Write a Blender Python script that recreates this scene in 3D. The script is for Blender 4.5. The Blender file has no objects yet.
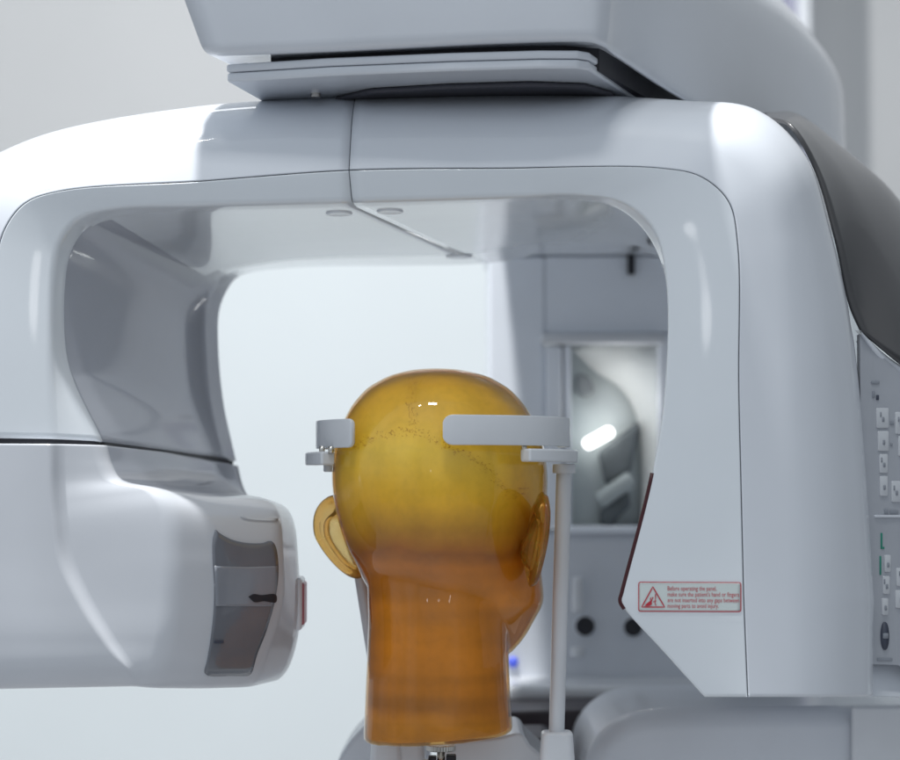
import bpy, bmesh, math, random
from mathutils import Vector, Matrix
from mathutils.bvhtree import BVHTree
random.seed(7)
R = math.radians
sc = bpy.context.scene
col = sc.collection

# ------------------------------------------------------------------ camera
CAM = Vector((0, -1.6, 1.5))
PITCH = math.atan(100/2000)
cd = bpy.data.cameras.new('camera'); cam = bpy.data.objects.new('camera', cd); col.objects.link(cam)
cam.location = CAM; cam.rotation_euler = (math.pi/2+PITCH, 0, 0)
cd.lens = 80; cd.sensor_width = 36; cd.clip_end = 60; cd.clip_start = .05
cd.dof.use_dof = True; cd.dof.focus_distance = 1.55; cd.dof.aperture_fstop = 4.5
sc.camera = cam
sc.view_settings.view_transform = 'Standard'; sc.view_settings.look = 'None'
sc.view_settings.exposure = .10; sc.view_settings.gamma = 1
sc.cycles.use_denoising = True
sc.cycles.max_bounces = 14; sc.cycles.transmission_bounces = 10; sc.cycles.glossy_bounces = 6
sc.cycles.sample_clamp_indirect = 6
sc.cycles.caustics_reflective = False

# ------------------------------------------------------------------ light
w = bpy.data.worlds.new('World'); sc.world = w; w.use_nodes = True
nt = w.node_tree; bg = nt.nodes['Background']
tc = nt.nodes.new('ShaderNodeTexCoord'); sep = nt.nodes.new('ShaderNodeSeparateXYZ')
nt.links.new(tc.outputs['Generated'], sep.inputs[0])
cr = nt.nodes.new('ShaderNodeValToRGB'); mr = nt.nodes.new('ShaderNodeMapRange')
mr.inputs['From Min'].default_value = -1; mr.inputs['From Max'].default_value = 1
nt.links.new(sep.outputs['Z'], mr.inputs['Value'])
els = cr.color_ramp.elements
els[0].position = 0; els[0].color = (.29, .31, .34, 1)
els[1].position = 1; els[1].color = (.57, .63, .69, 1)
for p, c in ((.42, (.33, .36, .40, 1)), (.5, (.41, .45, .495, 1)), (.62, (.53, .585, .64, 1))):
    e = els.new(p); e.color = c
nt.links.new(mr.outputs[0], cr.inputs[0])
nz = nt.nodes.new('ShaderNodeTexNoise'); nz.inputs['Scale'].default_value = 2.2; nz.inputs['Detail'].default_value = 2
nt.links.new(tc.outputs['Generated'], nz.inputs['Vector'])
mr2 = nt.nodes.new('ShaderNodeMapRange'); mr2.inputs['From Min'].default_value = .35; mr2.inputs['From Max'].default_value = .65
mr2.inputs['To Min'].default_value = .72; mr2.inputs['To Max'].default_value = 1.25
nt.links.new(nz.outputs['Fac'], mr2.inputs['Value'])
vm = nt.nodes.new('ShaderNodeVectorMath'); vm.operation = 'SCALE'
nrm = nt.nodes.new('ShaderNodeVectorMath'); nrm.operation = 'DOT_PRODUCT'; nrm.inputs[1].default_value = (-.62, -.58, .53)
nt.links.new(tc.outputs['Generated'], nrm.inputs[0])
mr3 = nt.nodes.new('ShaderNodeMapRange'); mr3.interpolation_type = 'SMOOTHSTEP'; mr3.inputs['From Min'].default_value = -.55; mr3.inputs['From Max'].default_value = 1
mr3.inputs['To Min'].default_value = .48; mr3.inputs['To Max'].default_value = 1.5
nt.links.new(nrm.outputs['Value'], mr3.inputs['Value'])
mu = nt.nodes.new('ShaderNodeMath'); mu.operation = 'MULTIPLY'; nt.links.new(mr2.outputs[0], mu.inputs[0]); nt.links.new(mr3.outputs[0], mu.inputs[1])
nt.links.new(cr.outputs[0], vm.inputs[0]); nt.links.new(mu.outputs[0], vm.inputs['Scale'])
nt.links.new(vm.outputs[0], bg.inputs['Color']); bg.inputs['Strength'].default_value = .73

def area(name, loc, target, size, power, color=(1, 1, 1), sy=None):
    l = bpy.data.lights.new(name, 'AREA'); l.energy = power; l.size = size; l.color = color
    if sy: l.shape = 'RECTANGLE'; l.size_y = sy
    o = bpy.data.objects.new(name, l); col.objects.link(o); o.location = loc
    o.rotation_euler = (Vector(target)-Vector(loc)).to_track_quat('-Z', 'Y').to_euler()
    return o
area('ceiling_lamp', (-.56, -.35, 4.1), (-.05, .05, 1.7), .07, 105, (1, 1, .99))
def bulb(loc, r, power):
    l = bpy.data.lights.new('spot_bulb', 'POINT'); l.energy = power; l.shadow_soft_size = r
    o = bpy.data.objects.new('spot_bulb', l); col.objects.link(o); o.location = loc
area('small_lamp', (-.10, -1.05, 4.0), (0, 0, 1.65), .42, 16, (1, 1, .98), sy=.26)
area('small_lamp', (-.75, -1.1, 4.0), (0, 0, 1.65), .14, 2, (1, 1, .98))
bulb((-.05, -4.6, 2.0), .07, .8)
area('wall_fill', (-.3, 1.2, 3.0), (-.2, 2.4, 1.5), .8, 7, (.97, .99, 1))  # fill light added to brighten the back wall

# ------------------------------------------------------------------ helpers
def P(px, py, Y):
    """photo pixel on the plane y = Y -> world point"""
    x = (px-450)/2000; y = -(py-380)/2000
    d = Vector((x, math.cos(PITCH)-y*math.sin(PITCH), math.sin(PITCH)+y*math.cos(PITCH)))
    return CAM + d*((Y-CAM.y)/d.y)

def mat(name, base=(.8, .8, .8), rough=.3, metal=0, coat=0, trans=0, ior=1.45, spec=.5, emit=None, es=0, noise=0, nscale=40, bump=0, bscale=300, sss=0):
    m = bpy.data.materials.new(name); m.use_nodes = True
    n = m.node_tree.nodes; L = m.node_tree.links; b = n['Principled BSDF']
    b.inputs['Base Color'].default_value = (*base, 1); b.inputs['Roughness'].default_value = rough
    b.inputs['Metallic'].default_value = metal; b.inputs['Coat Weight'].default_value = coat
    b.inputs['Coat Roughness'].default_value = .04
    b.inputs['Transmission Weight'].default_value = trans; b.inputs['IOR'].default_value = ior
    b.inputs['Specular IOR Level'].default_value = spec
    if sss:
        b.inputs['Subsurface Weight'].default_value = sss; b.inputs['Subsurface Scale'].default_value = .02
    if emit: b.inputs['Emission Color'].default_value = (*emit, 1); b.inputs['Emission Strength'].default_value = es
    t = n.new('ShaderNodeTexCoord')
    if noise:
        z = n.new('ShaderNodeTexNoise'); z.inputs['Scale'].default_value = nscale; z.inputs['Detail'].default_value = 6
        L.new(t.outputs['Object'], z.inputs['Vector'])
        r = n.new('ShaderNodeMapRange'); r.inputs['From Min'].default_value = .3; r.inputs['From Max'].default_value = .7
        r.inputs['To Min'].default_value = 1-noise; r.inputs['To Max'].default_value = 1+noise*.5
        L.new(z.outputs['Fac'], r.inputs['Value'])
        v = n.new('ShaderNodeVectorMath'); v.operation = 'SCALE'; v.inputs[0].default_value = base
        L.new(r.outputs[0], v.inputs['Scale']); L.new(v.outputs[0], b.inputs['Base Color'])
        r2 = n.new('ShaderNodeMapRange'); r2.inputs['To Min'].default_value = rough*.8; r2.inputs['To Max'].default_value = rough*1.25
        L.new(z.outputs['Fac'], r2.inputs['Value']); L.new(r2.outputs[0], b.inputs['Roughness'])
    if bump:
        z = n.new('ShaderNodeTexNoise'); z.inputs['Scale'].default_value = bscale; z.inputs['Detail'].default_value = 3
        L.new(t.outputs['Object'], z.inputs['Vector'])
        bm_ = n.new('ShaderNodeBump'); bm_.inputs['Strength'].default_value = bump; bm_.inputs['Distance'].default_value = .001
        L.new(z.outputs['Fac'], bm_.inputs['Height']); L.new(bm_.outputs[0], b.inputs['Normal'])
    return m

M = dict(
    white=mat('gloss_white_plastic', (.685, .715, .765), .32, coat=.7, noise=.03, nscale=9, bump=.02, bscale=60),
    soffit=mat('satin_white_plastic', (.73, .77, .81), .22, coat=.9, noise=.03, nscale=9),
    ground=mat('matte_white_plastic', (.66, .69, .74), .42, coat=.3, noise=.05, nscale=14),
    pale=mat('pale_plastic', (.66, .68, .71), .35, coat=.5, noise=.05, nscale=20, bump=.03, bscale=200),
    bluegrey=mat('blue_grey_plastic', (.82, .86, .92), .35, coat=.4, noise=.05, nscale=8),
    darkgrey=mat('dark_gloss_grey', (.055, .055, .058), .30, coat=.35, noise=.08, nscale=12),
    window=mat('smoked_window', (.15, .16, .185), .2, coat=1, noise=.05),
    black=mat('black_rubber', (.02, .02, .026), .5, noise=.1),
    purple=mat('gap_shade_plum', (.03, .022, .028), .4, noise=.1),
    seam=mat('seam_grey', (.30, .32, .35), .7, noise=.1),
    maroon=mat('maroon_gasket', (.055, .008, .012), .4, noise=.1),
    red=mat('label_red', (.50, .03, .05), .5, noise=.08, nscale=200),
    labelw=mat('label_white', (.62, .68, .67), .45, noise=.03),
    pink=mat('pink_button', (.50, .17, .20), .35, noise=.08),
    metal=mat('brushed_steel', (.62, .60, .56), .28, metal=1, noise=.08, nscale=80),
    brass=mat('dull_brass', (.30, .26, .13), .35, metal=1, noise=.1),
    keypad=mat('keypad_film', (.42, .44, .48), .4, coat=.2, noise=.04),
    key=mat('key_white', (.60, .62, .65), .4, noise=.04),
    ink=mat('ink_dark', (.06, .07, .10), .5, noise=.05),
    ink2=mat('ink_grey', (.28, .30, .34), .5, noise=.05),
    green=mat('ink_green', (.03, .25, .18), .5, noise=.05),
    led=mat('blue_lamp', (.1, .15, .8), .3, emit=(.08, .14, .9), es=.12),
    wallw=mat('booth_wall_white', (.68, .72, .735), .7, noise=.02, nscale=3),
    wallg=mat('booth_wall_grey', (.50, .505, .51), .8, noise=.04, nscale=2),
    glow=mat('tube_reflection', (.9, .9, .9), .3, emit=(.97, 1, .98), es=3.5),
    mirror=mat('mirror_back', (.80, .86, .85), .35, noise=.15, nscale=5),
    mirrorw=mat('bright_reflection', (.95, .97, .94), .6, noise=.05, nscale=6),
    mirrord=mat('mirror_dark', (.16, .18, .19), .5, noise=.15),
)

def prop(o, label=None, cat=None, group=None, kind=None):
    if label: o['label'] = label
    if cat: o['category'] = cat
    if group: o['group'] = group
    if kind: o['kind'] = kind
    return o

def empty(name, loc, label, cat, group=None):
    o = bpy.data.objects.new(name, None); col.objects.link(o); o.location = loc
    o.empty_display_size = .05
    return prop(o, label, cat, group)

def root_of(o):
    v = Vector((0, 0, 0))
    while o is not None: v += o.location; o = o.parent
    return v

def mk(name, verts, faces, m, parent=None, smooth=True, face_cam=False, bevel=0, seg=4, solid=0, sub=0, angle=None, wn=False):
    """world-space verts -> ONE mesh object"""
    off = root_of(parent) if parent else Vector((0, 0, 0))
    me = bpy.data.meshes.new(name)
    me.from_pydata([tuple(Vector(v)-off) for v in verts], [], faces); me.update()
    bm = bmesh.new(); bm.from_mesh(me)
    bmesh.ops.remove_doubles(bm, verts=bm.verts, dist=1e-6)
    bmesh.ops.recalc_face_normals(bm, faces=bm.faces)
    if face_cam:
        s = 0
        for f in bm.faces:
            s += f.normal.dot(CAM-off-f.calc_center_median())*f.calc_area()
        if s < 0: bmesh.ops.reverse_faces(bm, faces=bm.faces)
    for f in bm.faces: f.smooth = smooth
    bm.to_mesh(me); bm.free()
    me.materials.append(m)
    o = bpy.data.objects.new(name, me); col.objects.link(o); o.parent = parent
    if solid:
        s = o.modifiers.new('solid', 'SOLIDIFY'); s.thickness = solid; s.offset = -1
    if bevel:
        b = o.modifiers.new('bevel', 'BEVEL'); b.width = bevel; b.segments = seg; b.limit_method = 'ANGLE'; b.angle_limit = R(25)
        b.harden_normals = False
        wnm = o.modifiers.new('wn', 'WEIGHTED_NORMAL'); wnm.keep_sharp = True
    if sub:
        s = o.modifiers.new('sub', 'SUBSURF'); s.levels = sub; s.render_levels = sub
    return o

def grid_faces(nu, nv, close_v=False):
    f = []
    for i in range(nu-1):
        for j in range(nv if close_v else nv-1):
            a = i*nv+j; b = i*nv+(j+1) % nv
            f.append((a, b, b+nv, a+nv))
    return f

def cr_points(pts, per):
    """centripetal Catmull-Rom through pts, `per` samples per span"""
    pts = [Vector(p) for p in pts]
    ext = [pts[0]*2-pts[1]] + pts + [pts[-1]*2-pts[-2]]
    out = []
    for i in range(1, len(ext)-2):
        p0, p1, p2, p3 = ext[i-1:i+3]
        t = [0]
        for a, b in ((p0, p1), (p1, p2), (p2, p3)): t.append(t[-1]+max((b-a).length, 1e-5)**.5)
        for k in range(per):
            T = t[1]+(t[2]-t[1])*k/per
            A1 = p0.lerp(p1, (T-t[0])/(t[1]-t[0])); A2 = p1.lerp(p2, (T-t[1])/(t[2]-t[1])); A3 = p2.lerp(p3, (T-t[2])/(t[3]-t[2]))
            B1 = A1.lerp(A2, (T-t[0])/(t[2]-t[0])); B2 = A2.lerp(A3, (T-t[1])/(t[3]-t[1]))
            out.append(B1.lerp(B2, (T-t[1])/(t[2]-t[1])))
    out.append(pts[-1].copy())
    return out

def round_line(pts, rad, k=7):
    """polyline with its inner corners rounded by quadratic beziers"""
    out = [pts[0]]
    for i in range(1, len(pts)-1):
        p = pts[i]; a = pts[i-1]-p; b = pts[i+1]-p
        ra = min(rad[i], a.length*.48); rb = min(rad[i], b.length*.48)
        if rad[i] <= 0: out.append(p); continue
        A = p+a.normalized()*ra; B = p+b.normalized()*rb
        for j in range(k+1):
            t = j/k; out.append(A*(1-t)**2+p*2*t*(1-t)+B*t*t)
    out.append(pts[-1])
    return out

def tube(path, r, seg=12, cap=True):
    """verts, faces of a round tube; r may be a list"""
    path = [Vector(p) for p in path]; n = len(path)
    rs = r if isinstance(r, (list, tuple)) else [r]*n
    v = []; f = []
    up = Vector((0, 0, 1)); d0 = (path[1]-path[0]).normalized()
    if abs(d0.dot(up)) > .9: up = Vector((0, 1, 0))
    for i, p in enumerate(path):
        d = (path[min(i+1, n-1)]-path[max(i-1, 0)]).normalized()
        x = d.cross(up).normalized(); y = x.cross(d).normalized()
        for k in range(seg):
            a = 2*math.pi*k/seg; v.append(p+x*math.cos(a)*rs[i]+y*math.sin(a)*rs[i])
    f += grid_faces(n, seg, True)
    if cap: f.append(tuple(range(seg))); f.append(tuple(range((n-1)*seg, n*seg)))
    return v, f

def join(parts):
    v = []; f = []
    for a, b in parts:
        o = len(v); v += list(a); f += [tuple(i+o for i in q) for q in b]
    return v, f

def box(x0, x1, y0, y1, z0, z1):
    v = [Vector((x, y, z)) for x in (x0, x1) for y in (y0, y1) for z in (z0, z1)]
    return v, [(0, 1, 3, 2), (4, 6, 7, 5), (0, 4, 5, 1), (2, 3, 7, 6), (0, 2, 6, 4), (1, 5, 7, 3)]

def prism(px, Y0, Y1):
    """polygon given in world (x,z) extruded in depth"""
    n = len(px)
    v = [Vector((p[0], Y0, p[1])) for p in px]+[Vector((p[0], Y1, p[1])) for p in px]
    f = [tuple(range(n)), tuple(range(2*n-1, n-1, -1))]+[(i, (i+1) % n, (i+1) % n+n, i+n) for i in range(n)]
    return v, f

def pxz(px, py, Y):
    p = P(px, py, Y); return (p.x, p.z)

def bvh_of(objs):
    V = []; F = []
    dg = bpy.context.evaluated_depsgraph_get(); dg.update()
    for o in objs:
        e = o.evaluated_get(dg); me = e.to_mesh(); off = root_of(o); b = len(V)
        V += [v.co+off for v in me.vertices]; F += [tuple(i+b for i in p.vertices) for p in me.polygons]
        e.to_mesh_clear()
    return BVHTree.FromPolygons(V, F)

def cast(bvh, px, py, lift=.0004):
    d = (P(px, py, 0)-CAM).normalized()
    loc, nrm, i, dist = bvh.ray_cast(CAM, d)
    if loc is None: return P(px, py, -.1)
    if nrm.dot(d) > 0: nrm = -nrm
    return loc+nrm*lift

# ================================================================== SETTING
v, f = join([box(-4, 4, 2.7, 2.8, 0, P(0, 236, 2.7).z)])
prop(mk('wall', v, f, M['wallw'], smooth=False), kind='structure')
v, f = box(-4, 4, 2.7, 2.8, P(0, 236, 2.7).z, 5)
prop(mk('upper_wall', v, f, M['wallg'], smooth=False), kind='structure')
v, f = box(-4, 4, -5, 2.7, -.05, 0)
prop(mk('floor', v, f, mat('floor_grey', (.45, .45, .46), .4, noise=.1, nscale=5), smooth=False), kind='structure')

# glazed partition posts, upper right behind the machine
r_ = empty('partition_frame', (P(790, 30, 2.3).x, 2.3, 0), 'grey and white upright posts of a partition behind the overhead unit, top right', 'partition')
xs = [P(x, 20, 2.3).x for x in (752, 774, 779, 796, 800, 808)]
zt = 4.2
v, f = box(xs[1], xs[2], 2.28, 2.34, 0, zt); mk('post', v, f, M['bluegrey'], r_, smooth=False, bevel=.003)
v, f = box(xs[2]+.001, xs[3], 2.30, 2.34, 0, zt); mk('glass_strip', v, f, mat('partition_glass', (.33, .33, .42), .2, noise=.1), r_, smooth=False)
v, f = box(xs[3], xs[5], 2.27, 2.34, 0, zt); mk('post', v, f, M['pale'], r_, smooth=False, bevel=.004)
v, f = box(P(742, 0, 2.3).x, xs[1]-.001, 2.31, 2.34, 0, zt); mk('bright_panel', v, f, M['key'], r_, smooth=False)

# ================================================================== GANTRY
GY = -.10
g = empty('rotating_gantry', (0, .1, 1.5), 'large glossy white C-shaped rotating gantry of a dental imaging machine, framing the amber head', 'gantry')
rowA = [(-100,438,.28),(-100,360,.28),(-90,262,.28),(-60,215,.28),(-15,195,.28),(50,175,.28),(200,160,.28),(356,152,.28),(500,150,.28),(680,155,.28),(735,165,.28),(775,200,.28),(800,260,.28),(815,350,.28),(825,450,.28),(832,560,.28),(830,645,.28)]
rowB = [(-120,438,-.04),(-115,360,-.04),(-100,262,-.04),(-70,190,-.04),(-20,160,-.04),(50,130,-.04),(200,103,-.04),(356,93,-.04),(500,89,-.04),(680,97,-.04),(757,106,-.04),(806,150,-.04),(833,230,-.04),(855,330,-.04),(867,450,-.04),(877,600,-.04),(876,697,-.04)]
rowC = [(-70,438,-.09),(-66,360,-.09),(-62,262,-.09),(-40,205,-.09),(-12,178,-.09),(45,153,-.09),(200,124,-.09),(352,114,-.09),(500,112,-.09),(680,118,-.09),(738,130,-.095),(780,168,-.095),(800,240,-.095),(814,335,-.095),(820,455,-.095),(826,600,-.095),(828,697,-.095)]
rowD = [(-8,438,-.105),(-8,360,-.105),(-4,262,-.105),(5,228,-.105),(25,203,-.105),(60,191,-.105),(200,181,-.105),(349,170,-.105),(500,168,-.105),(660,168,-.105),(702,177,-.105),(729,202,-.105),(738,245,-.105),(739,385,-.105),(741,475,-.105),(744,600,-.105),(748,697,-.105)]
rowE = [(53,439,-.10),(51,360,-.10),(54,268,-.10),(61,240,-.10),(78,219,-.10),(112,209,-.10),(200,206,-.10),(352,202,-.10),(500,198,-.10),(582,195,-.10),(624,203,-.10),(654,230,-.10),(666,280,-.10),(665,385,-.10),(652,473,-.10),(620,602,-.10),(704,697,-.10)]
rowF = [(102,441,-.085),(67,362,-.085),(65,272,-.085),(72,246,-.085),(88,226,-.085),(118,216,-.085),(200,211,-.085),(356,207,-.085),(500,202,-.085),(580,200,-.085),(619,209,-.085),(648,236,-.085),(666,284,-.08),(667,385,-.08),(655,473,-.08),(624,602,-.08),(706,695,-.08)]
rowH = [(212,456,.20),(194,400,.20),(188,340,.20),(190,312,.20),(199,291,.20),(216,276,.20),(270,262,.20),(455,252,.20),(520,245,.20),(570,242,.20),(625,242,.20),(665,255,.20),(685,290,.20),(686,385,.20),(676,470,.20),(655,575,.20),(715,655,.20)]
rowG = [(236,461,.238),(223,400,.238),(218,340,.238),(219,312,.24),(226,292,.25),(240,276,.27),(290,268,.30),(490,263,.30),(540,254,.30),(580,252,.30),(630,251,.30),(670,262,.30),(690,292,.30),(690,385,.30),(680,470,.30),(660,570,.30),(718,645,.30)]
PER = 12
def more(r, is_e=False):
    l = lambda a, b, t: tuple(x+(y-x)*t for x, y in zip(a, b))
    a, b, c = r[14], r[15], r[16]
    if is_e: return r[:15]+[(621.8, 592, -.10), (619.8, 601, -.10), (624, 609, -.10), (664, 653, -.10), c]
    return r[:15]+[l(a, b, .92), b, l(b, c, .08), l(b, c, .54), c]
S = {k: cr_points([P(*p) for p in more(r, k == 'E')], PER) for k, r in dict(A=rowA, B=rowB, C=rowC, D=rowD, E=rowE, F=rowF, H=rowH, G=rowG).items()}
NU = len(S['A']); U7 = 7*PER
# straight vertical facets where the edge kinks sharply (E at the lowest corner)
def shift(a, b, d):
    return [p+(q-p).normalized()*d for p, q in zip(a, b)]
gap = .00035
Dc = shift(S['D'], S['C'], gap); De = shift(S['D'], S['E'], gap)
Db = [p+Vector((0, .006, 0)) for p in Dc]; Db2 = [p+Vector((0, .006, 0)) for p in De]
def surf(name, rows, rad, i0, i1, m, trim0=0, trim1=0):
    secs = []
    for i in range(i0, i1+1):
        pts = [r[i].copy() for r in rows]
        if i == i0 and trim0: pts = [p.lerp(r[i+1], trim0/max((r[i+1]-p).length, 1e-6)) for p, r in zip(pts, rows)]
        if i == i1 and trim1: pts = [p.lerp(r[i-1], trim1/max((r[i-1]-p).length, 1e-6)) for p, r in zip(pts, rows)]
        line = round_line(pts, rad(i) if callable(rad) else rad)
        secs.append(line)
    nv = len(secs[0])
    v = [p for s in secs for p in s]
    return mk(name, v, grid_faces(len(secs), nv), m, g, face_cam=True, solid=.003)
cov = [S['A'], S['B'], S['C'], Dc, Db]; cr_ = [0, .022, .05, .0012, 0]
frm = [Db2, De, S['E'], S['F'], S['H'], S['G']]; fr_ = lambda i: [0, .0012, .0045, .006, .018, 0] if i < 9*PER else [0, .0012, .0028, .004, .018, 0]
cl = surf('beam_cover', cov, cr_, 0, U7, M['white'], 0, .0004)
crr = surf('beam_cover', cov, cr_, U7, NU-1, M['white'], .0004, 0)
UL = int(4.3*PER)
fl = surf('opening_frame', frm, fr_, 0, U7, M['soffit'], 0, .0004)
M['inner_grey'] = mat('inner_wall_grey', (.41, .43, .485), .30, coat=.5, noise=.04, nscale=8)
def grey_faces(o, test):
    """give the faces a test picks a darker grey"""
    o.data.materials.append(M['inner_grey']); off = root_of(o)
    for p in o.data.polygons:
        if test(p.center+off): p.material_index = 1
fr = surf('opening_frame', frm, fr_, U7, NU-1, M['soffit'], .0004, 0)
prop(cl, 'left half of the top cover, brightly lit at its far left'); prop(crr, 'right half of the top cover with the long right arm')
prop(fl, 'left half of the frame round the opening'); prop(fr, 'right half of the frame round the opening')
# darker grey on the inner wall of the left arm, up to the corner with the soffit
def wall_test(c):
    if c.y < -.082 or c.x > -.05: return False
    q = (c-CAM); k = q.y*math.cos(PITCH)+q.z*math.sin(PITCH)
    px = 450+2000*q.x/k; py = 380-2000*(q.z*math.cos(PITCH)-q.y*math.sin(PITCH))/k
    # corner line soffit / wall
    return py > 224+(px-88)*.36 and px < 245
grey_faces(fl, wall_test)
# rear closing skin
v = [p for i in range(NU) for p in (S['A'][i], S['G'][i])]
mk('rear_cover', v, grid_faces(NU, 2), M['ground'], g, smooth=False)
# seam backing
sb = [p+Vector((0, .0035, 0)) for p in S['D']]
v = []
for i in range(NU):
    t = (S['C'][i]-S['E'][i]).normalized()*.004
    v += [sb[i]-t, sb[i]+t]
mk('seam', v, grid_faces(NU, 2), M['seam'], g)
cross = round_line([S[k][U7] for k in 'ABC']+[S['D'][U7]]+[S[k][U7] for k in 'EFHG'], [0, .022, .05, 0, .007, .010, .03, 0])
v = []
for i, p in enumerate(cross):
    a = cross[max(i-1, 0)]; b = cross[min(i+1, len(cross)-1)]
    t = (b-a).normalized(); n = t.cross(Vector((1, 0, 0))).normalized()
    if n.y < 0 and n.z < .5: n = -n
    q = p+Vector((0, .003, 0)) if i < len(cross)*.55 else p+Vector((0, 0, .0032))
    v += [q-Vector((.004, 0, 0)), q+Vector((.004, 0, 0))]
mk('seam', v, grid_faces(len(cross), 2), M['seam'], g)
# bottom of the right arm
bt = round_line([S[k][-1] for k in 'ABCDEFHG'], [0, .022, .05, 0, .007, .01, .03, 0])
mk('arm_base', [p+Vector((0, 0, .0015)) for p in bt], [tuple(range(len(bt)))], M['ground'], g, smooth=False)
# maroon gasket down the inner edge of the right arm
pa = [S['E'][i]+Vector((.0004, .0012, 0)) for i in range(14*PER, 17*PER+1)]
v, f = tube(pa, .0016, 8); mk('gasket', v, f, M['maroon'], g)
# left arm: closing plate above the gap, dark rotating joint
lt = round_line([S[k][0] for k in 'ABCDEFHG'], [0, .022, .05, 0, .007, .01, .03, 0])
mk('arm_base', [p+Vector((0, 0, .001)) for p in lt], [tuple(range(len(lt)))], M['ground'], g, smooth=False)
cen = sum(lt, Vector())/len(lt)
lj = [Vector((cen.x+(p.x-cen.x)*.985, cen.y+(p.y-cen.y)*.975, p.z)) for p in lt]
n = len(lj); v = [p+Vector((0, 0, -.0002)) for p in lj]+[p+Vector((0, 0, -.007)) for p in lj]
mk('joint_ring', v, [tuple(range(n)), tuple(range(2*n-1, n-1, -1))]+[(i, (i+1) % n, (i+1) % n+n, i+n) for i in range(n)], M['black'], g, smooth=False)

# --- soffit inserts (little oval buttons under the beam)
bv = bvh_of([fl, fr])
for (x, y, rx, ry) in ((339, 213, 13, 2.0), (390, 211, 13, 2.0), (459, 256, 13, 1.6)):
    ring = [cast(bv, x+rx*math.cos(a*math.pi/10), y+ry*math.sin(a*math.pi/10), .0012) for a in range(20)]
    ring2 = [cast(bv, x+rx*.62*math.cos(a*math.pi/10), y+ry*.62*math.sin(a*math.pi/10), .0006) for a in range(20)]
    base_ = [cast(bv, x+rx*1.04*math.cos(a*math.pi/10), y+ry*1.04*math.sin(a*math.pi/10), .0) for a in range(20)]
    v = base_+ring+ring2
    mk('soffit_button', v, grid_faces(3, 20, True)+[tuple(range(40, 60))], M['bluegrey'], g)

# --- detector housing, below the joint on the left
cols = [  # each station: L, R1a, R1b, R2, S, W, E, B
 [(-110,443,-.108),(51,444,-.108),(61,444,-.102),(103,445,-.092),(165,452,.06),(213,461,.20),(226,463,.22),(238,466,.238)],
 [(-110,462,-.108),(51,462,-.108),(61,462,-.102),(108,464,-.092),(170,470,.06),(220,478,.20),(233,481,.22),(243,486,.24)],
 [(-110,480,-.108),(51,482,-.108),(61,482,-.102),(117,479,-.092),(178,483,.05),(228,489,.18),(240,492,.22),(250,498,.25)],
 [(-110,500,-.108),(52,500,-.108),(62,500,-.102),(155,489,-.093),(208,499,-.055),(272,503,.00),(287,508,.10),(290,520,.30)],
 [(-110,520,-.108),(54,520,-.108),(64,520,-.102),(170,506,-.097),(211,511,-.072),(279,517,-.02),(296,528,.07),(292,540,.30)],
 [(-110,560,-.108),(60,560,-.108),(71,560,-.102),(173,555,-.099),(213,556,-.076),(281,556,-.026),(299,560,.05),(292,560,.30)],
 [(-110,600,-.108),(78,600,-.108),(89,600,-.102),(172,600,-.099),(212,600,-.076),(281,598,-.026),(301,600,.05),(293,590,.30)],
 [(-110,640,-.108),(103,640,-.107),(113,640,-.102),(167,640,-.099),(209,640,-.076),(270,640,-.026),(299,636,.05),(292,620,.30)],
 [(-110,676,-.106),(126,670,-.103),(134,672,-.100),(160,673,-.096),(205,676,-.073),(256,677,-.024),(290,668,.06),(284,640,.30)],
 [(-110,690,-.096),(134,685,-.094),(142,686,-.092),(156,687,-.088),(202,688,-.064),(249,687,-.015),(280,680,.07),(278,650,.30)],
 [(-110,688,-.07),(132,683,-.068),(142,684,-.067),(156,685,-.064),(202,684,-.04),(246,681,.01),(272,672,.09),(270,648,.30)],
 [(-110,650,.12),(126,648,.12),(142,648,.12),(156,648,.12),(200,648,.12),(240,646,.14),(256,640,.2),(262,630,.30)],
]
colsP = [[P(*p) for p in s] for s in cols]
tracks = [cr_points([s[c] for s in colsP], 10) for c in range(8)]
secs = [round_line([t[i] for t in tracks], [0, .003, .004, .010, .016, .012, .02, 0]) for i in range(len(tracks[0]))]
h = empty('detector_housing', (P(150, 690, 0).x, 0, P(150, 690, 0).z), 'pale grey rounded detector housing on the left, hanging below the dark joint line', 'detector')
hb = mk('shell', [p for s in secs for p in s], grid_faces(len(secs), len(secs[0])), mat('housing_plastic', (.58, .60, .64), .34, coat=.6, noise=.04, nscale=9, bump=.03, bscale=60), h, face_cam=True, solid=.003)
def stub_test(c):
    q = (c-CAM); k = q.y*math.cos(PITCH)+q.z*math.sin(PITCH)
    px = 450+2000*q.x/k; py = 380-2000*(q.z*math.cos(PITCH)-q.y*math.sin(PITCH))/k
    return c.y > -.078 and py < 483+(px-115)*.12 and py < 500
grey_faces(hb, stub_test)
top = secs[0]; mk('top_lid', [p+Vector((0, 0, -.0012)) for p in top], [tuple(range(len(top)))], M['ground'], h, smooth=False)
bk = [s[-1] for s in secs]+[s[0] for s in reversed(secs)]
mk('back_lid', [p+Vector((0, -.001, 0)) for p in bk], [tuple(range(len(bk)))], M['ground'], h, smooth=False)
bvh = bvh_of([hb])
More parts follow.
